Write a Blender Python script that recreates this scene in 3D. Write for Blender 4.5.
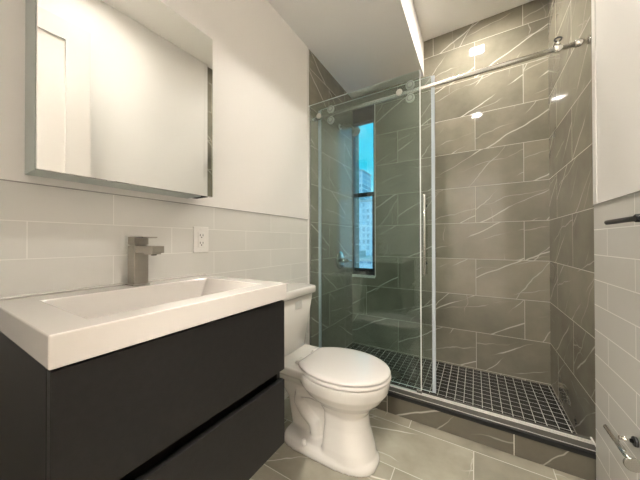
import bpy, bmesh, math, random
from mathutils import Vector, Matrix
random.seed(4)
for o in list(bpy.data.objects): bpy.data.objects.remove(o)
SC = bpy.context.scene
COL = SC.collection
PI = math.pi

# ------------------------------------------------------------------ camera
TH, PIT, ROLL = .5409, .0062, .002
CAMP = Vector((1.0603, 0.0, 1.0203))
fw = Vector((-math.sin(TH)*math.cos(PIT), math.cos(TH)*math.cos(PIT), math.sin(PIT)))
rt = Vector((math.cos(TH), math.sin(TH), 0))
up = rt.cross(fw)
xr = rt*math.cos(ROLL) - up*math.sin(ROLL)
yr = rt*math.sin(ROLL) + up*math.cos(ROLL)
cd = bpy.data.cameras.new('camera'); cam = bpy.data.objects.new('camera', cd); COL.objects.link(cam)
cd.sensor_fit = 'HORIZONTAL'; cd.sensor_width = 36; cd.lens = 258.1/640*36
cd.clip_start = .02; cd.clip_end = 500
M = Matrix((xr, yr, -fw)).transposed().to_4x4(); M.translation = CAMP
cam.matrix_world = M
SC.camera = cam

# ------------------------------------------------------------------ world, sun, exposure
W = bpy.data.worlds.new('sky'); SC.world = W; W.use_nodes = True
nt = W.node_tree; nt.nodes.clear()
wo = nt.nodes.new('ShaderNodeOutputWorld'); bg = nt.nodes.new('ShaderNodeBackground')
tc = nt.nodes.new('ShaderNodeTexCoord'); sp = nt.nodes.new('ShaderNodeSeparateXYZ')
cr = nt.nodes.new('ShaderNodeValToRGB')
cr.color_ramp.elements[0].position = .45; cr.color_ramp.elements[0].color = (.42, .66, .85, 1)
cr.color_ramp.elements[1].position = .64; cr.color_ramp.elements[1].color = (.03, .44, .62, 1)
mr = nt.nodes.new('ShaderNodeMapRange'); mr.inputs[1].default_value = -1; mr.inputs[2].default_value = 1
nz = nt.nodes.new('ShaderNodeTexNoise'); nz.inputs['Scale'].default_value = 9; nz.inputs['Detail'].default_value = 5
mx = nt.nodes.new('ShaderNodeMixRGB'); mx.inputs[2].default_value = (.5, .72, .88, 1)
nr = nt.nodes.new('ShaderNodeMapRange'); nr.inputs[1].default_value = .52; nr.inputs[2].default_value = .75; nr.inputs[4].default_value = .6
L = nt.links.new
L(tc.outputs['Generated'], sp.inputs[0]); L(sp.outputs[2], mr.inputs[0]); L(mr.outputs[0], cr.inputs[0])
L(tc.outputs['Generated'], nz.inputs['Vector']); L(nz.outputs[0], nr.inputs[0])
L(nr.outputs[0], mx.inputs[0]); L(cr.outputs[0], mx.inputs[1])
L(mx.outputs[0], bg.inputs[0]); L(bg.outputs[0], wo.inputs[0])
bg.inputs[1].default_value = .95
sd = bpy.data.lights.new('sun', 'SUN'); sd.energy = .8; sd.angle = .05; sd.color = (1, .95, .88)
so = bpy.data.objects.new('sun', sd); COL.objects.link(so); so.rotation_euler = (math.radians(50), 0, math.radians(12))
LAMP = 150.0
SHOWER = 215.0           # radiance of the recessed ceiling lamps
HALL_FILL = 145.0  # fill light added in the hall to brighten the bathroom
LAMP_COL = (1.0, .945, .86)
vs = SC.view_settings
SC.display_settings.display_device = 'sRGB'
vs.view_transform = 'Standard'; vs.look = 'None'; vs.gamma = 1; vs.use_curve_mapping = False
vs.exposure = 1.33

# ------------------------------------------------------------------ helpers
def new(): return bmesh.new()
def box(bm, a, b, mi=0, skip=()):
    x0, y0, z0 = a; x1, y1, z1 = b
    v = [bm.verts.new(p) for p in ((x0,y0,z0),(x1,y0,z0),(x1,y1,z0),(x0,y1,z0),(x0,y0,z1),(x1,y0,z1),(x1,y1,z1),(x0,y1,z1))]
    F = {'-z':(0,3,2,1),'+z':(4,5,6,7),'-y':(0,1,5,4),'+x':(1,2,6,5),'+y':(2,3,7,6),'-x':(3,0,4,7)}
    for k, ix in F.items():
        if k in skip: continue
        f = bm.faces.new([v[i] for i in ix]); f.material_index = mi
def ringpts(c, axis, r, n, r2=None):
    axis = Vector(axis).normalized()
    t = Vector((0,0,1)) if abs(axis.z) < .9 else Vector((1,0,0))
    a = axis.cross(t).normalized(); b = axis.cross(a)
    return [Vector(c) + a*math.cos(2*PI*i/n)*r + b*math.sin(2*PI*i/n)*(r2 or r) for i in range(n)]
def loft(bm, rings, cap=True, mi=0, smooth=True):
    rs = [[bm.verts.new(p) for p in r] for r in rings]
    n = len(rs[0])
    for i in range(len(rs)-1):
        for j in range(n):
            f = bm.faces.new((rs[i][j], rs[i][(j+1)%n], rs[i+1][(j+1)%n], rs[i+1][j])); f.material_index = mi; f.smooth = smooth
    if cap:
        f = bm.faces.new(rs[0][::-1]); f.material_index = mi
        f = bm.faces.new(rs[-1]); f.material_index = mi
def cyl(bm, p, q, r, r2=None, n=24, mi=0, bev=0.0):
    p, q = Vector(p), Vector(q); ax = (q-p).normalized(); r2 = r if r2 is None else r2
    if bev:
        loft(bm, [ringpts(p, ax, r-bev, n), ringpts(p+ax*bev, ax, r, n), ringpts(q-ax*bev, ax, r2, n), ringpts(q, ax, r2-bev, n)], mi=mi)
    else:
        loft(bm, [ringpts(p, ax, r, n), ringpts(q, ax, r2, n)], mi=mi)
def tube(bm, pts, rad, n=20, mi=0):
    pts = [Vector(p) for p in pts]
    rings = []
    nrm = None
    for i, p in enumerate(pts):
        d = (pts[min(i+1, len(pts)-1)] - pts[max(i-1, 0)]).normalized()
        if nrm is None:
            t = Vector((0,0,1)) if abs(d.z) < .9 else Vector((0,1,0))
            nrm = d.cross(t).normalized()
        nrm = (nrm - d*nrm.dot(d)).normalized(); b = d.cross(nrm)
        r = rad[i] if isinstance(rad, (list, tuple)) else rad
        rings.append([p + nrm*math.cos(2*PI*k/n)*r + b*math.sin(2*PI*k/n)*r for k in range(n)])
    loft(bm, rings, mi=mi)
def obj(name, bm, mats, parent=None, bevel=0, seg=2, sub=0, smooth=False, loc=None):
    bmesh.ops.recalc_face_normals(bm, faces=bm.faces)
    if loc is not None: bmesh.ops.translate(bm, verts=bm.verts, vec=-Vector(loc))
    me = bpy.data.meshes.new(name); bm.to_mesh(me); bm.free()
    for m in (mats if isinstance(mats, (list, tuple)) else [mats]): me.materials.append(m)
    o = bpy.data.objects.new(name, me); COL.objects.link(o)
    if parent is not None: o.parent = parent
    if loc is not None: o.location = loc
    if smooth:
        for p in me.polygons: p.use_smooth = True
    if bevel:
        b = o.modifiers.new('bevel', 'BEVEL'); b.width = bevel; b.segments = seg; b.limit_method = 'ANGLE'; b.angle_limit = math.radians(40)
        b.harden_normals = False
    if sub:
        s = o.modifiers.new('sub', 'SUBSURF'); s.levels = sub; s.render_levels = sub
    return o
def thing(name, label, cat, loc, group=None):
    o = bpy.data.objects.new(name, None); COL.objects.link(o); o.location = loc
    o.empty_display_size = .05
    o['label'] = label; o['category'] = cat
    if group: o['group'] = group
    return o
def tag(o, label, cat, group=None):
    o['label'] = label; o['category'] = cat
    if group: o['group'] = group
    return o
def part(name, bm, mats, root, label=None, parent=None, **kw):
    """mesh coordinates are given in the world; the part hangs under root (or under another part)"""
    base = root.location
    bmesh.ops.translate(bm, verts=bm.verts, vec=-base)
    o = obj(name, bm, mats, parent or root, **kw)
    if label: o['label'] = label
    return o
def struct(name, bm, mats, label=None, **kw):
    o = obj(name, bm, mats, **kw); o['kind'] = 'structure'
    if label: o['label'] = label
    return o

# ------------------------------------------------------------------ materials
def mat(name):
    m = bpy.data.materials.new(name); m.use_nodes = True
    n = m.node_tree.nodes; n.clear()
    out = n.new('ShaderNodeOutputMaterial')
    return m, m.node_tree, out
def pbr(name, col, rough=.5, metal=0, coat=0, noise=0, nscale=20, bump=0, bscale=60, aniso=0, spec=.5):
    m, t, out = mat(name)
    p = t.nodes.new('ShaderNodeBsdfPrincipled'); t.links.new(p.outputs[0], out.inputs[0])
    p.inputs['Base Color'].default_value = (*col, 1); p.inputs['Roughness'].default_value = rough
    p.inputs['Metallic'].default_value = metal; p.inputs['Coat Weight'].default_value = coat
    p.inputs['Coat Roughness'].default_value = .03; p.inputs['Specular IOR Level'].default_value = spec
    tcn = t.nodes.new('ShaderNodeTexCoord')
    if noise:
        nz = t.nodes.new('ShaderNodeTexNoise'); nz.inputs['Scale'].default_value = nscale; nz.inputs['Detail'].default_value = 4
        t.links.new(tcn.outputs['Object'], nz.inputs['Vector'])
        mxx = t.nodes.new('ShaderNodeMixRGB')
        mxx.inputs[1].default_value = (*[c*(1-noise) for c in col], 1); mxx.inputs[2].default_value = (*[min(1, c*(1+noise)) for c in col], 1)
        t.links.new(nz.outputs[0], mxx.inputs[0]); t.links.new(mxx.outputs[0], p.inputs['Base Color'])
    if bump:
        nz2 = t.nodes.new('ShaderNodeTexNoise'); nz2.inputs['Scale'].default_value = bscale; nz2.inputs['Detail'].default_value = 3
        t.links.new(tcn.outputs['Object'], nz2.inputs['Vector'])
        b = t.nodes.new('ShaderNodeBump'); b.inputs['Strength'].default_value = bump; b.inputs['Distance'].default_value = .002
        t.links.new(nz2.outputs[0], b.inputs['Height']); t.links.new(b.outputs[0], p.inputs['Normal'])
    return m
def math_n(t, op, a, b=None, c=None):
    n = t.nodes.new('ShaderNodeMath'); n.operation = op
    for i, v in enumerate((a, b, c)):
        if v is None: continue
        if isinstance(v, (int, float)): n.inputs[i].default_value = v
        else: t.links.new(v, n.inputs[i])
    return n.outputs[0]
def rng(t, v, a, b, lo, hi, smooth=False):
    n = t.nodes.new('ShaderNodeMapRange'); n.interpolation_type = 'SMOOTHSTEP' if smooth else 'LINEAR'
    t.links.new(v, n.inputs[0])
    for i, x in enumerate((a, b, lo, hi)): n.inputs[i+1].default_value = x
    return n.outputs[0]
def mixc(t, f, a, b):
    n = t.nodes.new('ShaderNodeMixRGB')
    for i, v in enumerate((f, a, b)):
        if isinstance(v, tuple): n.inputs[i].default_value = (*v, 1)
        elif isinstance(v, (int, float)): n.inputs[i].default_value = v
        else: t.links.new(v, n.inputs[i])
    return n.outputs[0]
def tile(name, plane, u0, v0, w, h, col, col2, grout, mortar=.0018, offset=.5, rough=.055, veins=0.0, vein_col=(.74,.70,.62), wave=.05, seed=0.0, ang=28, mottled=.14, bump=.35):
    """brick-laid tiles on the plane 'xz' (back wall), 'yz' (side walls) or 'xy' (floor), with marble veins per tile"""
    m, t, out = mat(name); N = t.nodes.new; K = t.links.new
    p = N('ShaderNodeBsdfPrincipled'); K(p.outputs[0], out.inputs[0])
    g = N('ShaderNodeTexCoord'); s = N('ShaderNodeSeparateXYZ'); K(g.outputs['Object'], s.inputs[0])
    U = s.outputs['xyz'.index(plane[0])]; V = s.outputs['xyz'.index(plane[1])]
    u = math_n(t, 'SUBTRACT', U, u0); v = math_n(t, 'SUBTRACT', V, v0)
    c = N('ShaderNodeCombineXYZ'); K(u, c.inputs[0]); K(v, c.inputs[1])
    b = N('ShaderNodeTexBrick'); K(c.outputs[0], b.inputs['Vector'])
    b.offset = offset; b.offset_frequency = 2; b.squash = 1
    b.inputs['Scale'].default_value = 1; b.inputs['Brick Width'].default_value = w; b.inputs['Row Height'].default_value = h
    b.inputs['Mortar Size'].default_value = mortar; b.inputs['Mortar Smooth'].default_value = .1; b.inputs['Bias'].default_value = 0
    b.inputs['Color1'].default_value = (0,0,0,1); b.inputs['Color2'].default_value = (1,1,1,1); b.inputs['Mortar'].default_value = (.5,.5,.5,1)
    rnd = N('ShaderNodeSeparateColor'); K(b.outputs['Color'], rnd.inputs[0]); rv = rnd.outputs[0]
    # coordinates shifted tile by tile
    c2 = N('ShaderNodeCombineXYZ'); K(u, c2.inputs[0]); K(v, c2.inputs[1]); K(math_n(t, 'MULTIPLY_ADD', rv, 31.0, seed), c2.inputs[2])
    n1 = N('ShaderNodeTexNoise'); n1.inputs['Scale'].default_value = 3.2; n1.inputs['Detail'].default_value = 6; n1.inputs['Roughness'].default_value = .6
    K(c2.outputs[0], n1.inputs['Vector'])
    base = mixc(t, rng(t, n1.outputs[0], .3, .7, 0, 1), col, col2)
    tone = rng(t, rv, 0, 1, 1-mottled, 1+mottled*.5)
    hs = N('ShaderNodeHueSaturation'); K(base, hs.inputs['Color']); K(tone, hs.inputs['Value']); base = hs.outputs[0]
    if veins:
        nd = N('ShaderNodeTexNoise'); nd.inputs['Scale'].default_value = 4.5; nd.inputs['Detail'].default_value = 3; K(c2.outputs[0], nd.inputs['Vector'])
        wob = math_n(t, 'SUBTRACT', nd.outputs[0], .5)
        def vein(angle, pitch, width, wobble, ph, msk, mscale):
            """nearly straight parallel veins, pitch metres apart, shifted tile by tile and broken up by noise"""
            ca, sa = math.cos(math.radians(angle)), math.sin(math.radians(angle))
            dd = math_n(t, 'SUBTRACT', math_n(t, 'MULTIPLY', v, ca), math_n(t, 'MULTIPLY', u, sa))
            dd = math_n(t, 'MULTIPLY_ADD', wob, wobble, dd)
            q_ = math_n(t, 'ADD', math_n(t, 'MULTIPLY', dd, 1/pitch), math_n(t, 'MULTIPLY_ADD', rv, 5.3 + ph, ph))
            f_ = math_n(t, 'MULTIPLY', math_n(t, 'ABSOLUTE', math_n(t, 'SUBTRACT', math_n(t, 'FRACT', q_), .5)), pitch)
            mn = N('ShaderNodeTexNoise'); mn.inputs['Scale'].default_value = mscale; mn.inputs['Detail'].default_value = 2
            c3 = N('ShaderNodeCombineXYZ'); K(u, c3.inputs[0]); K(v, c3.inputs[1]); K(math_n(t, 'MULTIPLY_ADD', rv, 17.0 + ph, seed), c3.inputs[2]); K(c3.outputs[0], mn.inputs['Vector'])
            m_ = rng(t, mn.outputs[0], msk, msk+.10, 0, 1)
            wd = math_n(t, 'MULTIPLY_ADD', m_, width*.7, width*.3)
            line = math_n(t, 'SUBTRACT', 1.0, math_n(t, 'MINIMUM', math_n(t, 'DIVIDE', f_, wd), 1.0))
            line = math_n(t, 'POWER', line, .7)
            return math_n(t, 'MULTIPLY', line, m_)
        a = vein(ang, .31, .0055, .05, .31 + seed*.13, .41, 2.4)
        d = math_n(t, 'MULTIPLY', vein(ang+24, .40, .004, .09, .77 + seed*.21, .45, 3.1), .75)
        e = math_n(t, 'MULTIPLY', vein(ang-14, .21, .004, .10, .52 + seed*.17, .47, 3.7), .5)
        e2 = math_n(t, 'MULTIPLY', vein(ang+62, .40, .003, .12, .13 + seed*.27, .52, 3.3), .45)
        e = math_n(t, 'MAXIMUM', e, e2)
        vm = math_n(t, 'MULTIPLY', math_n(t, 'MAXIMUM', math_n(t, 'MAXIMUM', a, d), e), veins)
        base = mixc(t, vm, base, vein_col)
    fin = mixc(t, b.outputs['Fac'], base, grout)
    K(fin, p.inputs['Base Color'])
    K(rng(t, b.outputs['Fac'], 0, 1, rough, .75), p.inputs['Roughness'])
    nb = N('ShaderNodeTexNoise'); nb.inputs['Scale'].default_value = 5; nb.inputs['Detail'].default_value = 2; K(c2.outputs[0], nb.inputs['Vector'])
    hgt = math_n(t, 'MULTIPLY_ADD', nb.outputs[0], wave, math_n(t, 'MULTIPLY', b.outputs['Fac'], -1.0))
    bu = N('ShaderNodeBump'); bu.inputs['Strength'].default_value = bump; bu.inputs['Distance'].default_value = .002; K(hgt, bu.inputs['Height'])
    K(bu.outputs[0], p.inputs['Normal'])
    return m
def glass(name, tint, refl=1.7):
    m, t, out = mat(name); N = t.nodes.new; K = t.links.new
    tr = N('ShaderNodeBsdfTransparent'); tr.inputs[0].default_value = (*tint, 1)
    gl = N('ShaderNodeBsdfGlossy'); gl.inputs['Roughness'].default_value = 0.0; gl.inputs[0].default_value = (.95, 1, .98, 1)
    fr = N('ShaderNodeFresnel'); fr.inputs[0].default_value = 1.5
    ge = N('ShaderNodeNewGeometry')
    f = math_n(t, 'MULTIPLY', math_n(t, 'MULTIPLY', fr.outputs[0], refl), math_n(t, 'SUBTRACT', 1.0, ge.outputs['Backfacing']))
    f = math_n(t, 'MINIMUM', f, 1.0)
    mi = N('ShaderNodeMixShader'); K(f, mi.inputs[0]); K(tr.outputs[0], mi.inputs[1]); K(gl.outputs[0], mi.inputs[2]); K(mi.outputs[0], out.inputs[0])
    return m
def emit(name, col, s):
    m, t, out = mat(name); e = t.nodes.new('ShaderNodeEmission'); e.inputs[0].default_value = (*col, 1); e.inputs[1].default_value = s
    # the lens throws its light mostly straight down: intensity falls off with the angle from the axis
    ge = t.nodes.new('ShaderNodeNewGeometry'); dp = t.nodes.new('ShaderNodeVectorMath'); dp.operation = 'DOT_PRODUCT'
    t.links.new(ge.outputs['Normal'], dp.inputs[0]); t.links.new(ge.outputs['Incoming'], dp.inputs[1])
    k = math_n(t, 'MULTIPLY', math_n(t, 'POWER', math_n(t, 'ABSOLUTE', dp.outputs['Value']), .55), s)
    t.links.new(k, e.inputs[1])
    t.links.new(e.outputs[0], out.inputs[0]); return m

M_PAINT = pbr('white_paint', (.85, .82, .785), .45, bump=.08, bscale=120, noise=.015, nscale=4)
M_CEIL = pbr('ceiling_paint', (.90, .875, .84), .7, noise=.015, nscale=3)
M_WAINL = tile('white_subway_tile_left', 'yz', .79, -.071, .397, .1045, (.70,.685,.645), (.735,.715,.675), (.82,.80,.76), mortar=.0014, rough=.22, mottled=.03, wave=.25, bump=.25)
M_WAINR = tile('white_subway_tile_right', 'yz', 1.2075, -.082, .397, .1045, (.70,.685,.645), (.735,.715,.675), (.84,.82,.78), mortar=.0018, rough=.25, mottled=.03, wave=.25, bump=.25)
GA, GB, GG = (.195,.177,.134), (.315,.288,.222), (.58,.54,.46)
M_TB = tile('grey_marble_tile_back', 'xz', .76, .012, .61, .289, GA, GB, GG, veins=.85, seed=0)
M_TL = tile('grey_marble_tile_left', 'yz', .70, .012, .61, .289, GA, GB, GG, veins=.8, seed=5.5, ang=-32)
M_TR = tile('grey_marble_tile_right', 'yz', .675, .012, .61, .289, GA, GB, GG, veins=.75, seed=9.2, ang=-40)
M_TF = tile('grey_marble_tile_floor', 'xy', .745, .02, .61, .289, (.25,.23,.18), (.42,.388,.31), (.58,.55,.48), veins=1.0, seed=2.6, ang=15, rough=.2)
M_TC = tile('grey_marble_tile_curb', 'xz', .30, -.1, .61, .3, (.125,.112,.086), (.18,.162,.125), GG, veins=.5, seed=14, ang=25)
M_CTOP = pbr('dark_stone_threshold', (.075, .07, .06), .25, noise=.2, nscale=12)
M_MOS = tile('black_mosaic', 'xy', 1.4985-.0505*40, 2.396-.0505*40, .0505, .0505, (.012,.012,.012), (.03,.03,.028), (.58,.56,.5), mortar=.0015, offset=0, rough=.25, mottled=.3)
M_WTRIM = pbr('white_trim', (.80, .775, .74), .35)
M_MTRIM = pbr('grey_trim', (.36, .34, .32), .4, metal=.3)
M_CERAMIC = pbr('white_ceramic', (.69, .66, .615), .12, coat=.6)
M_SINK = pbr('white_sink_resin', (.70, .66, .62), .16, coat=.4)
M_SEAT = pbr('white_seat_plastic', (.68, .64, .605), .13, coat=.5)
M_WOOD = pbr('dark_charcoal_laminate', (.0155, .0145, .0142), .48, noise=.25, nscale=60, bump=.15, bscale=300, spec=.25)
M_DARK = pbr('black_recess', (.006, .006, .006), .6)
M_NICKEL = pbr('brushed_nickel', (.40, .375, .33), .33, metal=1, noise=.12, nscale=30)
M_CHROME = pbr('polished_chrome', (.74, .73, .70), .09, metal=1, noise=.01)
M_LIP = pbr('bright_track_lip', (.74, .73, .69), .35, metal=.4)
M_ROLLER = pbr('satin_roller', (.58, .58, .53), .38, metal=.45)
M_TRACK = pbr('dark_track_metal', (.13, .125, .11), .3, metal=.7)
M_RAIL = pbr('rail_chrome', (.80, .78, .73), .25, metal=.9, noise=.01)
M_STEEL = pbr('satin_steel', (.56, .55, .52), .22, metal=1, noise=.03)
M_BLACK = pbr('matte_black_metal', (.014, .014, .015), .38, noise=.1)
M_MIRROR = pbr('mirror_glass', (.86, .87, .85), .0, metal=1)
M_ALU = pbr('aluminium_case', (.54, .58, .555), .45, metal=.15, noise=.03)
M_WPLAST = pbr('white_plastic', (.80, .775, .74), .3)
M_STICK = pbr('grey_sticker', (.60, .59, .56), .5, noise=.2, nscale=220)
M_GLASS = glass('shower_glass', (.88, .93, .922), 1.8)
M_GEDGE = pbr('polished_glass_edge', (.94, .97, .95), .2)  # whitish colour stands in for light piped out of the glass edges
M_SEAL = pbr('clear_vinyl_seal', (.45, .50, .54), .25)
M_WGLASS = glass('window_glass', (.96, .98, .99), 1.2)
M_LENS = emit('lamp_lens', LAMP_COL, LAMP)
M_SLENS = emit('shower_lamp_lens', LAMP_COL, SHOWER)
M_HFILL = emit('hall_fill_lens', LAMP_COL, HALL_FILL)
M_DOOR = pbr('door_paint', (.76, .72, .68), .35)
M_HFLOOR = pbr('hall_pale_floor', (.62, .57, .50), .35, noise=.25, nscale=7)

# ------------------------------------------------------------------ room shell
RW, YB, YF, ZC, YE, ZT = 1.512, 2.396, -.06, 2.767, 1.60, 1.183
SX, SZ = .684, 2.465
def side_wall(name, x, sgn, wains, shower):
    bm = new(); x2 = x + sgn*.15
    def q(y0, y1, z0, z1, mi):
        box(bm, (min(x, x2), y0, z0), (max(x, x2), y1, z1), mi)
    q(YF, YE, ZT, ZC, 0); q(YF, YE, -.1, ZT, 1); q(YE, YB, -.1, ZC, 2)
    return struct(name, bm, [M_PAINT, wains, shower])
side_wall('wall_left', 0, -1, M_WAINL, M_TL)
RP, RE = 1.492, 1.533        # the painted and white tiled part stands proud of the shower tile
bm = new()
ZR2 = ZT-.012
box(bm, (RP, YF, ZR2), (RW+.15, RE, ZC), 0); box(bm, (RP, YF, -.1), (RW+.15, RE, ZR2), 1); box(bm, (RW, RE, -.1), (RW+.15, YB, ZC), 2)
struct('wall_right', bm, [M_PAINT, M_WAINR, M_TR])
WX0, WX1, WZ0, WZ1 = .001, .236, .69, 2.36
bm = new()
for a, b in (((-.15, WZ0*0-.1), (RW+.15, WZ0)), ((-.15, WZ1), (RW+.15, ZC)), ((-.15, WZ0), (WX0, WZ1)), ((WX1, WZ0), (RW+.15, WZ1))):
    box(bm, (a[0], YB, a[1]), (b[0], YB+.18, b[1]))
struct('wall_back', bm, M_TB)
DX0, DX1, DZ = .62, 1.44, 2.48
bm = new()
box(bm, (-.15, YF-.12, -.1), (DX0, YF, ZC)); box(bm, (DX1, YF-.12, -.1), (RW+.15, YF, ZC)); box(bm, (DX0, YF-.12, DZ), (DX1, YF, ZC))
struct('wall_front', bm, M_PAINT)
bm = new(); box(bm, (-.15, YF-.12, ZC), (RW+.15, YB+.18, ZC+.12)); struct('ceiling', bm, M_CEIL)
bm = new(); box(bm, (0, YF, SZ), (SX, YB, ZC)); struct('ceiling_soffit', bm, M_CEIL)
bm = new(); box(bm, (0, YF-.12, -.1), (RW, 1.535, 0)); struct('floor', bm, M_TF)
bm = new(); box(bm, (0, 1.535, -.1), (RW, YB, 0)); struct('floor_shower', bm, M_MOS)
# curb: tiled face, black metal edge, dark stone top
CZ = .122
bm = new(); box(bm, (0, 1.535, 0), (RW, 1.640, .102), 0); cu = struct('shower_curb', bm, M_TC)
bm = new(); box(bm, (0, 1.531, .102), (RW, 1.543, CZ)); struct('trim_1', bm, M_DARK, 'black metal edge strip along the shower curb')
bm = new(); box(bm, (0, 1.543, .102), (RW, 1.650, CZ)); struct('trim_2', bm, M_CTOP, 'dark stone top of the shower curb', bevel=.002)
bm = new(); box(bm, (RW-.006, 1.545, CZ), (RW, 1.650, CZ+.005)); struct('trim_7', bm, M_WTRIM, 'white caulk line between curb and right wall')
# thin grey lines drawn along the wainscot top and vertical tile edge strips
bm = new(); box(bm, (0, YF, ZT-.001), (.004, YE-.006, ZT+.002)); struct('trim_3', bm, M_MTRIM, 'thin grey strip on top of the left wall tile')
bm = new(); box(bm, (RP-.004, YF, ZR2-.001), (RP, RE-.003, ZR2+.002)); struct('trim_4', bm, M_MTRIM, 'thin grey strip on top of the right wall tile')
bm = new(); box(bm, (0, YE-.012, 0), (.006, YE, SZ)); struct('trim_5', bm, M_WTRIM, 'white vertical edge strip where the left wall meets the shower', bevel=.002)
bm = new(); box(bm, (RP-.003, RE-.038, ZR2+.003), (RP, RE-.001, ZC)); struct('trim_6', bm, M_WTRIM, 'white vertical edge strip where the right wall meets the shower', bevel=.003)
# hallway behind the camera, with the doorway the photographer stands in
bm = new()
H0, H1, HY0, HY1 = .1, 2.1, -1.9, YF-.12
box(bm, (H0-.1, HY0-.1, -.1), (H1+.1, HY0, ZC)); box(bm, (H0-.1, HY0, -.1), (H0, HY1, ZC)); box(bm, (H1, HY0, -.1), (H1+.1, HY1, ZC))
box(bm, (RW+.15, HY1-.02, -.1), (H1, HY1, ZC))
struct('wall_hall', bm, M_PAINT)
bm = new(); box(bm, (H0, HY0, -.1), (H1, HY1, 0)); struct('floor_hall', bm, M_HFLOOR)
bm = new(); box(bm, (H0-.1, HY0-.1, ZC), (H1+.1, HY1, ZC+.12)); struct('ceiling_hall', bm, M_CEIL)
# door leaf, folded open flat against the right wall
dy0, dy1, dx = -.045, .632, 1.448
bm = new()
box(bm, (dx+.012, dy0, .012), (RP-.012, dy1, 2.462))
st, tr_ = .125, .125
for y0, y1, z0, z1 in ((dy0, dy0+st, .012, 2.462), (dy1-st, dy1, .012, 2.462), (dy0+st, dy1-st, 2.337, 2.462), (dy0+st, dy1-st, .012, .25), (dy0+st, dy1-st, .95, 1.08)):
    box(bm, (dx, y0, z0), (dx+.0125, y1, z1))
door = struct('door_1', bm, M_DOOR, 'white panelled door standing open against the right wall')
bm = new(); cyl(bm, (dx, dy1-.056, 1.0), (dx-.006, dy1-.056, 1.0), .026); cyl(bm, (dx-.006, dy1-.056, 1.0), (dx-.045, dy1-.056, 1.0), .009); cyl(bm, (dx-.042, dy1-.05, 1.0), (dx-.042, dy1-.16, 1.0), .008)
obj('handle', bm, M_NICKEL, door)

# ------------------------------------------------------------------ window in the shower's back wall
WY = YB + .012
bm = new()
fy0, fy1 = WY, WY+.06
box(bm, (WX0, fy0, WZ0), (WX0+.007, fy1, WZ1)); box(bm, (WX1-.016, fy0, WZ0), (WX1, fy1, WZ1))
box(bm, (WX0+.007, fy0, WZ1-.15), (WX1-.016, fy1, WZ1)); box(bm, (WX0+.007, fy0, WZ0), (WX1-.016, fy1, WZ0+.03))
win = struct('window_1', bm, M_BLACK, 'narrow black framed window in the shower', bevel=.002)
def sash(z0, z1, y, sw, sr, rb, rtop):
    bm = new(); xa, xb = WX0+.007, WX1-.016
    box(bm, (xa, y, z0), (xa+sw, y+.022, z1)); box(bm, (xb-sr, y, z0), (xb, y+.022, z1))
    box(bm, (xa+sw, y, z0), (xb-sr, y+.022, z0+rb)); box(bm, (xa+sw, y, z1-rtop), (xb-sr, y+.022, z1))
    s = obj('window_sash', bm, M_BLACK, win, bevel=.0015)
    g = new(); box(g, (xa+sw, y+.009, z0+rb), (xb-sr, y+.013, z1-rtop)); obj('pane', g, M_WGLASS, s)
sash(WZ0+.03, 1.505, WY+.006, .004, .016, .035, .04)
sash(1.475, WZ1-.15, WY+.032, .003, .003, .03, .012)
bm = new(); box(bm, (WX0, YB-.010, WZ0-.022), (WX1, WY, WZ0+.002)); o = obj('window_sill', bm, M_WTRIM, win, bevel=.002); o['label'] = 'white stone window sill'
bm = new(); box(bm, (WX1, YB-.004, WZ0-.012), (WX1+.008, YB, WZ1)); obj('window_trim', bm, M_WTRIM, win)

# ------------------------------------------------------------------ outside: city towers far below and beyond
def facade(name, wall, pane, w, h, mort, v0=0):
    return tile(name, 'xz', 0, v0, w, h, pane, tuple(c*1.3 for c in pane), wall, mortar=mort, offset=0, rough=.4, mottled=.3, bump=0)
F1 = facade('hazed_tower_facade', (.60,.66,.74), (.30,.40,.52), 1.6, 2.4, .42)  # all three facade palettes have distance haze mixed in
F2 = facade('hazed_block_facade', (.58,.66,.76), (.38,.48,.60), 1.5, 2.0, .36)
F3 = facade('hazed_brick_facade', (.46,.54,.64), (.28,.37,.48), 1.8, 2.6, .50)
M_ROOF = pbr('roof_concrete', (.45,.47,.5), .8, noise=.1)
def building(name, label, x0, x1, y0, y1, z1, m, top):
    r = thing(name, label, 'building', ((x0+x1)/2, y0, -30))
    bm = new(); box(bm, (x0, y0, -30), (x1, y1, z1)); part('wall', bm, m, r)
    bm = new(); box(bm, (x0-.3, y0-.3, z1), (x1+.3, y1+.3, z1+.6)); part('parapet', bm, M_ROOF, r)
    if top:
        bm = new(); a, b, hh = top; box(bm, (x0+a, y0+1, z1+.6), (x0+b, y0+5, z1+hh)); part('roof_house', bm, M_ROOF, r)
building('apartment_tower', 'tall apartment tower with pale haze in its colour, seen through the shower window', -57, -46.5, 120, 132, 36, F1, (3, 7, 3.5))
building('office_block', 'lower office block with blue haze in its colour, in front of the tower', -41, -18, 80, 92, 14.0, F2, (4, 9, 2.4))
building('brick_building', 'low grey building with haze in its colour at the foot of the window view', -30, -10, 50, 60, -3.0, F3, (6, 10, 2.0))
bm = new(); box(bm, (-160, 30, -30.4), (80, 260, -30)); struct('ground', bm, M_ROOF)

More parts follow.
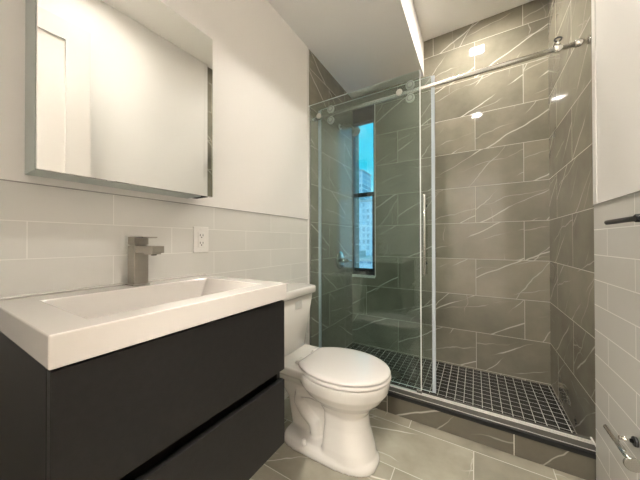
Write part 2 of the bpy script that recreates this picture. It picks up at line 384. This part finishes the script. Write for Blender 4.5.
# ------------------------------------------------------------------ recessed ceiling lamps, plus an added hall fill light
def downlight(x, y, label, lens, s=.052):
    r = thing('downlight_or_fill', label, 'ceiling light', (x, y, ZC))
    bm = new()
    for a, b in (((-s-.014, -s-.014), (s+.014, -s)), ((-s-.014, s), (s+.014, s+.014)), ((-s-.014, -s), (-s, s)), ((s, -s), (s+.014, s))):
        box(bm, (x+a[0], y+a[1], ZC-.006), (x+b[0], y+b[1], ZC))
    part('trim_ring', bm, M_WTRIM, r)
    bm = new(); box(bm, (x-s, y-s, ZC-.003), (x+s, y+s, ZC)); part('lens', bm, lens, r)
downlight(1.085, .63, 'square recessed ceiling light above the vanity side of the room', M_LENS)
downlight(1.085, 2.04, 'square recessed ceiling light inside the shower', M_SLENS)
downlight(1.05, -.95, 'square fill light added in the hallway ceiling behind the door', M_HFILL, .15)

# ------------------------------------------------------------------ vanity
VX, VY0, VY1, VZ, VT = .4745, .131, .7415, .8705, .057
VB = .295
van = thing('vanity_cabinet', 'dark charcoal wall-hung vanity cabinet with two drawers under the white sink', 'cabinet', (.23, (VY0+VY1)/2, VB))
cy0, cy1, cz1 = VY0+.004, VY1-.005, VZ-VT
bm = new()
box(bm, (.0, cy0, VB), (.445, cy0+.016, cz1)); box(bm, (.0, cy1-.016, VB), (.445, cy1, cz1))
box(bm, (.0, cy0+.016, VB), (.445, cy1-.016, VB+.016)); box(bm, (.0, cy0+.016, VB+.016), (.012, cy1-.016, cz1))
box(bm, (.37, cy0+.016, VB+.016), (.385, cy1-.016, cz1))
part('body', bm, M_WOOD, van, bevel=.001)
def drawer(z0, z1):
    bm = new(); box(bm, (.447, cy0, z0), (.467, cy1, z1)); d = part('drawer', bm, M_WOOD, van, bevel=.0012)
    b = new(); box(b, (.43, cy0+.02, z0+.02), (.447, cy1-.02, z1-.03)); part('drawer_box', b, M_DARK, van, parent=d)
drawer(.560, cz1-.006)
drawer(VB, .524)

# ------------------------------------------------------------------ sink top with a rectangular basin
bx0, bx1, by0, by1, bz = .105, .41, .200, .678, .775
bm = new()
def rect(x0, x1, y0, y1, z): return [bm.verts.new((x, y, z)) for x, y in ((x0,y0),(x1,y0),(x1,y1),(x0,y1))]
o0 = rect(0, VX, VY0, VY1, VZ-VT); o1 = rect(0, VX, VY0, VY1, VZ); i1 = rect(bx0, bx1, by0, by1, VZ)
i2 = rect(bx0+.03, bx1-.03, by0+.06, by1-.06, bz); b1 = rect(bx0+.02, bx1-.02, by0+.045, by1-.045, bz-.012); b0 = rect(bx0-.012, bx1+.012, by0-.012, by1+.012, VZ-VT)
def band(A, B):
    for j in range(4): bm.faces.new((A[j], A[(j+1)%4], B[(j+1)%4], B[j]))
band(o0, o1); band(o1, i1); band(i1, i2); bm.faces.new(i2); band(o0, b0); band(b0, b1); bm.faces.new(b1)
sink = thing('vanity_sink', 'white rectangular sink top with a wide shallow basin on the dark vanity', 'sink', (.23, (VY0+VY1)/2, VZ-VT))
part('basin', bm, M_SINK, sink, bevel=.0032, seg=3)
bm = new(); box(bm, (0.0005, VY0, VZ), (.012, VY1, VZ+.006)); part('back_lip', bm, M_SINK, sink, bevel=.0025)
bm = new(); cyl(bm, (.20, .449, bz-.001), (.20, .449, bz+.004), .024, bev=.0015); cyl(bm, (.20, .449, bz+.004), (.20, .449, bz+.009), .019, bev=.002); part('drain_plug', bm, M_CHROME, sink, smooth=False)

# ------------------------------------------------------------------ faucet
fz = VZ + .0005
fau = thing('faucet', 'square brushed nickel single lever faucet behind the sink basin', 'faucet', (.045, .449, fz))
bm = new(); box(bm, (.016, .4215, fz), (.074, .4765, fz+.004)); part('base_plate', bm, M_NICKEL, fau, bevel=.001)
bm = new(); box(bm, (.021, .4265, fz+.004), (.068, .4715, 1.008)); part('body', bm, M_NICKEL, fau, bevel=.0015)
bm = new(); box(bm, (.068, .430, .984), (.178, .468, 1.007)); sp_ = part('spout', bm, M_NICKEL, fau, bevel=.0015)
bm = new(); box(bm, (.115, .434, .979), (.165, .464, .984)); part('aerator_block', bm, M_NICKEL, fau, parent=sp_)
bm = new(); cyl(bm, (.150, .449, .976), (.150, .449, .979), .008); part('aerator', bm, M_DARK, fau, parent=sp_, label='dark round water outlet')
bm = new(); box(bm, (.024, .430, 1.008), (.064, .468, 1.011)); box(bm, (.021, .4265, 1.011), (.068, .4715, 1.034)); box(bm, (.021, .4265, 1.034), (.128, .4715, 1.038)); part('handle', bm, M_NICKEL, fau, bevel=.001)

# ------------------------------------------------------------------ mirror cabinet
my0, my1, mz0, mz1, mxx = .189, .702, 1.206, 1.870, .1075
mc = thing('mirror_cabinet', 'wall mounted mirrored medicine cabinet above the sink', 'mirror', (0, (my0+my1)/2, mz0))
bm = new(); box(bm, (0.0005, my0, mz0), (mxx-.0125, my1-.045, mz1)); part('case', bm, M_ALU, mc, bevel=.001)
bm = new(); box(bm, (.02, my1-.045, mz0+.002), (mxx-.0125, my1-.014, mz1-.002)); part('dark_gap_filler', bm, M_DARK, mc, label='black block standing in for the dark gap at the right end')  # black block stands in for the shaded gap beside the case
# the mirror door stands a touch open: it swings on its left edge
A = math.radians(1.6); hx, hy = mxx-.012, my0
def swing(bm): bmesh.ops.rotate(bm, verts=bm.verts, cent=(hx, hy, 0), matrix=Matrix.Rotation(-A, 3, 'Z'))
bm = new(); box(bm, (mxx-.012, my0+.001, mz0+.001), (mxx-.005, my1-.009, mz1-.001)); swing(bm); md = part('mirror_door', bm, M_DARK, mc, label='black edged door behind the mirror')
bm = new(); box(bm, (mxx-.005, my0, mz0), (mxx, my1-.008, mz1)); swing(bm); part('mirror', bm, M_MIRROR, mc, parent=md, bevel=.0015, seg=1)

# ------------------------------------------------------------------ electrical outlet
oc_y, oc_z = .7195, 1.030
ol = thing('electrical_outlet', 'white double power outlet on the tiled wall right of the faucet', 'outlet', (0, oc_y, oc_z))
bm = new(); box(bm, (0.0003, oc_y-.037, oc_z-.058), (.006, oc_y+.037, oc_z+.058)); part('cover_plate', bm, M_WPLAST, ol, bevel=.002)
bm = new(); box(bm, (.006, oc_y-.017, oc_z-.034), (.0085, oc_y+.017, oc_z+.034)); rc = part('receptacle', bm, M_WPLAST, ol, bevel=.001)
for s in (-.017, .017):
    bm = new()
    box(bm, (.0083, oc_y-.008, oc_z+s-.001), (.0089, oc_y-.0055, oc_z+s+.008)); box(bm, (.0083, oc_y+.0055, oc_z+s-.001), (.0089, oc_y+.008, oc_z+s+.007))
    cyl(bm, (.0083, oc_y, oc_z+s-.007), (.0089, oc_y, oc_z+s-.007), .0028, n=12)
    part('slots', bm, M_DARK, ol, parent=rc, label='dark plug slots')
for s in (-.046, .046):
    bm = new(); cyl(bm, (.0058, oc_y, oc_z+s), (.0068, oc_y, oc_z+s), .0028, n=12); part('screw', bm, M_WTRIM, ol)

# ------------------------------------------------------------------ toilet
TY = 1.172
toi = thing('toilet', 'white two piece toilet with closed lid between vanity and shower', 'toilet', (.4, TY, 0))
def egg(x0, x1, hw, z, n=48, pb=2.6, pf=2.0, cx=None):
    """outline from back x0 to front x1, squarer at the back"""
    cx = x0 + (x1-x0)*.46 if cx is None else cx
    pts = []
    for i in range(n):
        a = 2*PI*i/n; ca, sa = math.cos(a), math.sin(a)
        e = pf if ca > 0 else pb
        rx = (x1-cx) if ca > 0 else (cx-x0)
        pts.append(Vector((cx + rx*math.copysign(abs(ca)**(2/e), ca), TY + hw*math.copysign(abs(sa)**(2/e), sa), z)))
    return pts
bm = new()
# plinth and front column, flaring into the bowl
loft(bm, [egg(.19, .680, .118, 0.0, pb=4, pf=2.8), egg(.19, .680, .118, .020, pb=4, pf=2.8), egg(.20, .670, .108, .036, pb=4, pf=2.8), egg(.26, .645, .09, .046, pb=4)])
bmesh.ops.translate(bm, verts=bm.verts, vec=(0, -.036, 0))
def low(r): return [p + Vector((0, -.010*min(1, max(0, (.25-p.z)/.05)) - .024*min(1, max(0, (.20-p.z)/.18)), 0)) for p in r]
loft(bm, [low(r) for r in [egg(.425, .672, .110, .02, pb=6, pf=2.2, cx=.53), egg(.43, .660, .108, .07, pb=6, pf=2.1, cx=.53), egg(.43, .632, .094, .15, pb=6, cx=.53), egg(.42, .622, .093, .205, pb=5, cx=.53),
          egg(.37, .648, .115, .240, cx=.50), egg(.31, .686, .150, .28, cx=.50), egg(.28, .714, .174, .32, cx=.50), egg(.27, .723, .181, .356, cx=.50), egg(.27, .723, .181, .376, cx=.50)]])
# rear web and shelf carrying the tank
loft(bm, [egg(.20, .52, .052, .02, pb=5, pf=5), egg(.17, .52, .055, .18, pb=5, pf=5), egg(.10, .52, .085, .28, pb=5, pf=4), egg(.05, .52, .128, .335, pb=6, pf=4), egg(.03, .50, .150, .358, pb=6, pf=4), egg(.03, .50, .150, .392, pb=6, pf=4)])
# trapway relief on both sides
for s in (-1, 1):
    yy = TY + s*.050
    tube(bm, [(.47, yy, .20), (.41, yy+s*.006, .245), (.34, yy+s*.010, .255), (.27, yy+s*.012, .235), (.262, yy+s*.012, .19), (.30, yy+s*.012, .145), (.355, yy+s*.010, .105), (.365, yy+s*.006, .06), (.36, yy, .03)], [.028, .030, .030, .028, .028, .029, .030, .031, .032], n=16)
bowl = part('bowl', bm, M_CERAMIC, toi)
rm = bowl.modifiers.new('remesh', 'REMESH'); rm.mode = 'VOXEL'; rm.voxel_size = .005; rm.use_smooth_shade = True
sm = bowl.modifiers.new('smooth', 'SMOOTH'); sm.iterations = 4; sm.factor = .5
for s in (-1, 1):
    bm = new(); c = Vector((.40, TY + s*.116, .046))
    c = Vector((.345, TY - .036 + s*.100, .036))
    cyl(bm, c, c+Vector((0, 0, .026)), .0125, .010, n=20, bev=.003); part('bolt_cap', bm, M_WPLAST, toi)
# seat and lid
def slab(name, x0, x1, hw, z0, z1, dome, parent=None, hole=False):
    bm = new()
    r = .008
    def eg(k, z):
        return [Vector((max(p.x, x0+k), p.y, p.z)) for p in egg(x0+k-.045, x1-k, hw-k, z, n=96, pb=2.0, pf=2.0, cx=x0+.20)]
    rings = [eg(r*.8, z0), eg(0, z0+(z1-z0)*.3), eg(0, z1-(z1-z0)*.45), eg(r*.35, z1-.0025), eg(r*1.3, z1)]
    if dome: rings += [eg(.03, z1+dome*.45), eg(.075, z1+dome*.85), eg(.12, z1+dome)]
    loft(bm, rings)
    return part(name, bm, M_SEAT, toi, parent=parent, smooth=True)
slab('seat', .290, .727, .184, .3775, .395, 0)
slab('lid', .287, .724, .182, .3975, .413, .004)
for s in (-1, 1):
    bm = new(); cyl(bm, (.276, TY+s*.075-.022, .402), (.276, TY+s*.075+.022, .402), .0105, n=20, bev=.003); box(bm, (.258, TY+s*.075-.018, .390), (.2855, TY+s*.075+.018, .398)); part('hinge', bm, M_SEAT, toi)
# tank
def rrect(x0, x1, hw, z, r=.03, n=6):
    pts = []
    for cx_, cy_, a0 in ((x1-r, TY+hw-r, 0), (x0+r*.5, TY+hw-r*.5, 90), (x0+r*.5, TY-hw+r*.5, 180), (x1-r, TY-hw+r, 270)):
        rr = r if a0 in (0, 270) else r*.5
        for i in range(n+1):
            a = math.radians(a0 + 90*i/n); pts.append(Vector((cx_+rr*math.cos(a), cy_+rr*math.sin(a), z)))
    return pts
bm = new()
loft(bm, [rrect(.04, .168, .122, .393), rrect(.032, .180, .132, .402), rrect(.028, .190, .160, .55), rrect(.022, .201, .190, .708)])
part('tank', bm, M_CERAMIC, toi)
bm = new()
loft(bm, [rrect(.018, .212, .198, .7085), rrect(.015, .217, .203, .715), rrect(.015, .217, .203, .742), rrect(.018, .214, .200, .750), rrect(.03, .20, .188, .753)])
part('tank_lid', bm, M_CERAMIC, toi)
bm = new(); box(bm, (.1985, 1.163, .640), (.2005, 1.230, .684)); part('sticker', bm, M_STICK, toi, label='small grey sticker on the tank')

# ------------------------------------------------------------------ shower enclosure
YR, ZR = 1.624, 1.930
def pane_mesh(bm, x0, x1, y0, y1, z0, z1):
    box(bm, (x0, y0, z0), (x1, y1, z1), 1)
    for f in bm.faces:
        if abs(f.normal.y) > .5 or abs(f.calc_center_median().y - (y0+y1)/2) > (y1-y0)*.4: f.material_index = 0
# bottom track on the curb
K0 = CZ + .0005
tk = thing('threshold_track', 'metal bottom track of the shower door on the dark curb top', 'track', (.75, 1.58, K0))
bm = new(); box(bm, (0.001, 1.546, K0), (RW-.007, 1.612, K0+.003)); part('base', bm, M_TRACK, tk)
for y, z in ((1.546, .005), (1.594, .010), (1.609, .010)):
    bm = new(); box(bm, (0.001, y, K0+.003), (RW-.007, y+.0025, K0+z)); part('lip', bm, M_LIP, tk, bevel=.0008)
# fixed panel
fp = thing('fixed_glass_panel', 'fixed clear glass panel at the shower left end, in front of the sliding door', 'glass panel', (.4, 1.604, .126))
bm = new(); pane_mesh(bm, .006, .785, 1.597, 1.607, .127, 2.030); part('glass', bm, [M_GLASS, M_GEDGE], fp)
bm = new(); box(bm, (.0065, 1.5965, .136), (.016, 1.6095, 2.02)); part('wall_channel', bm, M_STEEL, fp)
bm = new(); box(bm, (.785, 1.5955, .136), (.7895, 1.6085, 2.028)); part('edge_seal', bm, M_GEDGE, fp, label='pale edge strip on the free side')
for x in (.095, .668):
    bm = new(); cyl(bm, (x, 1.5985, ZR), (x, 1.588, ZR), .019, n=28, bev=.003); cyl(bm, (x, 1.6075, ZR), (x, 1.611, ZR), .012); part('rail_mount', bm, M_ROLLER, fp)
bm = new(); box(bm, (.762, 1.5905, .1355), (.792, 1.5985, .155)); part('bottom_clamp', bm, M_CHROME, fp, bevel=.002)
# rail
rl = thing('shower_door_rail', 'round chrome rail the shower door hangs from, wall to wall', 'rail', (.75, YR, ZR))
bm = new(); cyl(bm, (0.012, YR, ZR), (RW-.012, YR, ZR), .0125, n=28); part('bar', bm, M_RAIL, rl)
for x, d in ((0.0008, 1), (RW-.0008, -1)):
    bm = new(); cyl(bm, (x, YR, ZR), (x+d*.008, YR, ZR), .0162, n=28, bev=.002); cyl(bm, (x+d*.008, YR, ZR), (x+d*.052, YR, ZR), .0158, n=28, bev=.002); part('wall_flange', bm, M_CHROME, rl)
for x in (1.402,):
    bm = new(); cyl(bm, (x-.016, YR, ZR), (x+.016, YR, ZR), .019, n=28, bev=.002); cyl(bm, (x, YR, ZR+.017), (x, YR, ZR+.036), .008); part('door_stop', bm, M_CHROME, rl)
    bm = new(); pts = [(x+.013*math.cos(a), YR, ZR+.046+.009*math.sin(a)) for a in [i*PI/10 for i in range(21)]]; tube(bm, pts, .0035, n=8); part('bumper_ring', bm, M_BLACK, rl)
# sliding door, pushed open to the left behind the fixed panel
sdoor = thing('sliding_glass_door', 'clear glass sliding shower door with bar handle, pushed open behind the fixed panel', 'shower door', (.47, 1.646, .134))
bm = new(); pane_mesh(bm, .082, .842, 1.642, 1.650, .134, 2.000); gd = part('glass', bm, [M_GLASS, M_GEDGE], sdoor)
bm = new(); box(bm, (.842, 1.639, .134), (.861, 1.653, 1.996)); part('edge_seal', bm, M_SEAL, sdoor, label='pale vertical edge seal', bevel=.002)
bm = new(); box(bm, (.062, 1.639, .134), (.082, 1.653, 1.996)); part('edge_seal', bm, M_SEAL, sdoor, label='pale vertical edge seal', bevel=.002)
for x in (.178, .727):
    for dz in (.0395, -.0395):
        bm = new()
        cyl(bm, (x, 1.615, ZR+dz), (x, 1.633, ZR+dz), .0262, n=36, bev=.003)
        cyl(bm, (x, 1.615, ZR+dz), (x, 1.6105, ZR+dz), .0135, n=28, bev=.002)
        cyl(bm, (x, 1.633, ZR+dz), (x, 1.6415, ZR+dz), .009)
        r = part('roller', bm, M_ROLLER, sdoor)
        b = new(); cyl(b, (x, 1.615, ZR+dz), (x, 1.6142, ZR+dz), .0205, n=32); part('groove', b, M_MTRIM, sdoor, parent=r)
bm = new(); cyl(bm, (.806, 1.612, .824), (.806, 1.612, 1.296), .0085, n=24, bev=.0015); h = part('handle', bm, M_STEEL, sdoor, label='long round pull bar')
for z in (.889, 1.233):
    b = new(); cyl(b, (.806, 1.6195, z), (.806, 1.6418, z), .006, n=16); part('standoff', b, M_STEEL, sdoor, parent=h)
    b = new(); cyl(b, (.806, 1.6502, z), (.806, 1.656, z), .010, n=20); part('back_cap', b, M_BLACK, sdoor, parent=h)

# ------------------------------------------------------------------ shower head, valve, drain
sh = thing('overhead_shower', 'chrome shower head on a bent arm from the left shower wall', 'shower head', (0, 2.12, 2.07))
bm = new(); cyl(bm, (0.0006, 2.12, 2.07), (.008, 2.12, 2.07), .028, n=28, bev=.002); part('flange', bm, M_ROLLER, sh)
bm = new(); tube(bm, [(.006, 2.12, 2.07), (.05, 2.12, 2.078), (.085, 2.12, 2.074), (.115, 2.12, 2.052), (.135, 2.12, 2.027)], .0095, n=16); part('arm', bm, M_NICKEL, sh)
bm = new(); d = Vector((.55, 0, -.83)).normalized(); c = Vector((.134, 2.12, 2.03))
loft(bm, [ringpts(c, d, .012, 28), ringpts(c+d*.015, d, .014, 28), ringpts(c+d*.03, d, .034, 28), ringpts(c+d*.05, d, .042, 28), ringpts(c+d*.058, d, .040, 28)])
hd = part('head', bm, M_NICKEL, sh)
bm = new(); cyl(bm, c+d*.058, c+d*.0595, .034, n=28); part('spray_face', bm, M_MTRIM, sh, parent=hd)
sv = thing('shower_valve', 'chrome round shower valve with lever on the left shower wall', 'shower valve', (0, 2.12, .85))
bm = new(); loft(bm, [ringpts((0.0006, 2.12, .85), (1,0,0), .082, 36), ringpts((.006, 2.12, .85), (1,0,0), .08, 36), ringpts((.011, 2.12, .85), (1,0,0), .07, 36), ringpts((.012, 2.12, .85), (1,0,0), .03, 36)]); part('plate', bm, M_STEEL, sv)
bm = new(); cyl(bm, (.012, 2.12, .85), (.05, 2.12, .85), .026, .022, n=28, bev=.003); cyl(bm, (.05, 2.12, .85), (.072, 2.12, .85), .02, n=28, bev=.004); tube(bm, [(.06, 2.12, .85), (.066, 2.165, .845), (.074, 2.205, .84)], [.008, .0075, .007], n=14); part('lever', bm, M_CHROME, sv)
dr = thing('floor_drain', 'round chrome drain in the black mosaic shower floor', 'drain', (.514, 1.997, 0))
bm = new(); loft(bm, [ringpts((.514, 1.997, .0004), (0,0,1), .056, 36), ringpts((.514, 1.997, .003), (0,0,1), .054, 36), ringpts((.514, 1.997, .0035), (0,0,1), .046, 36)]); part('ring', bm, M_STEEL, dr)
bm = new(); cyl(bm, (.514, 1.997, .0035), (.514, 1.997, .0045), .044, n=32); g = part('grate', bm, M_STEEL, dr)
bm = new()
for i in range(8):
    a = i*PI/4; cyl(bm, (.514+.025*math.cos(a), 1.997+.025*math.sin(a), .0045), (.514+.025*math.cos(a), 1.997+.025*math.sin(a), .0049), .006, n=12)
part('holes', bm, M_DARK, dr, parent=g)

# ------------------------------------------------------------------ fittings on the right wall
tb = thing('towel_bar', 'matte black towel bar on the right wall, just below the top of the white tile', 'towel bar', (RP, 1.055, 1.083))
bm = new(); cyl(bm, (1.445, .86, 1.083), (1.445, 1.254, 1.083), .0078, n=24, bev=.0025); part('bar', bm, M_BLACK, tb)
bm = new(); cyl(bm, (1.4525, 1.052, 1.083), (RP-.008, 1.052, 1.083), .009, n=24); cyl(bm, (1.436, 1.052, 1.083), (1.456, 1.052, 1.083), .0115, n=24, bev=.002); part('post', bm, M_BLACK, tb)
bm = new(); cyl(bm, (RP-.008, 1.052, 1.083), (RP-.0006, 1.052, 1.083), .024, n=28, bev=.002); part('mount', bm, M_BLACK, tb)
tp = thing('toilet_paper_holder', 'polished chrome toilet paper holder low on the right wall', 'paper holder', (RP, 1.195, .38))
bm = new(); cyl(bm, (1.445, 1.10, .38), (1.445, 1.276, .38), .0078, n=24, bev=.002); b_ = part('bar', bm, M_CHROME, tp)
bm = new(); cyl(bm, (1.445, 1.094, .38), (1.445, 1.10, .38), .020, n=32, bev=.0015); part('end_disc', bm, M_STEEL, tp, label='round brushed end disc', parent=b_)
bm = new(); cyl(bm, (1.4515, 1.202, .3925), (RP-.010, 1.202, .3925), .0062, n=20); part('post', bm, M_CHROME, tp)
bm = new(); cyl(bm, (RP-.010, 1.202, .3925), (RP-.0006, 1.202, .3925), .015, n=28, bev=.002); part('mount', bm, M_BLACK, tp, label='black round wall mount')
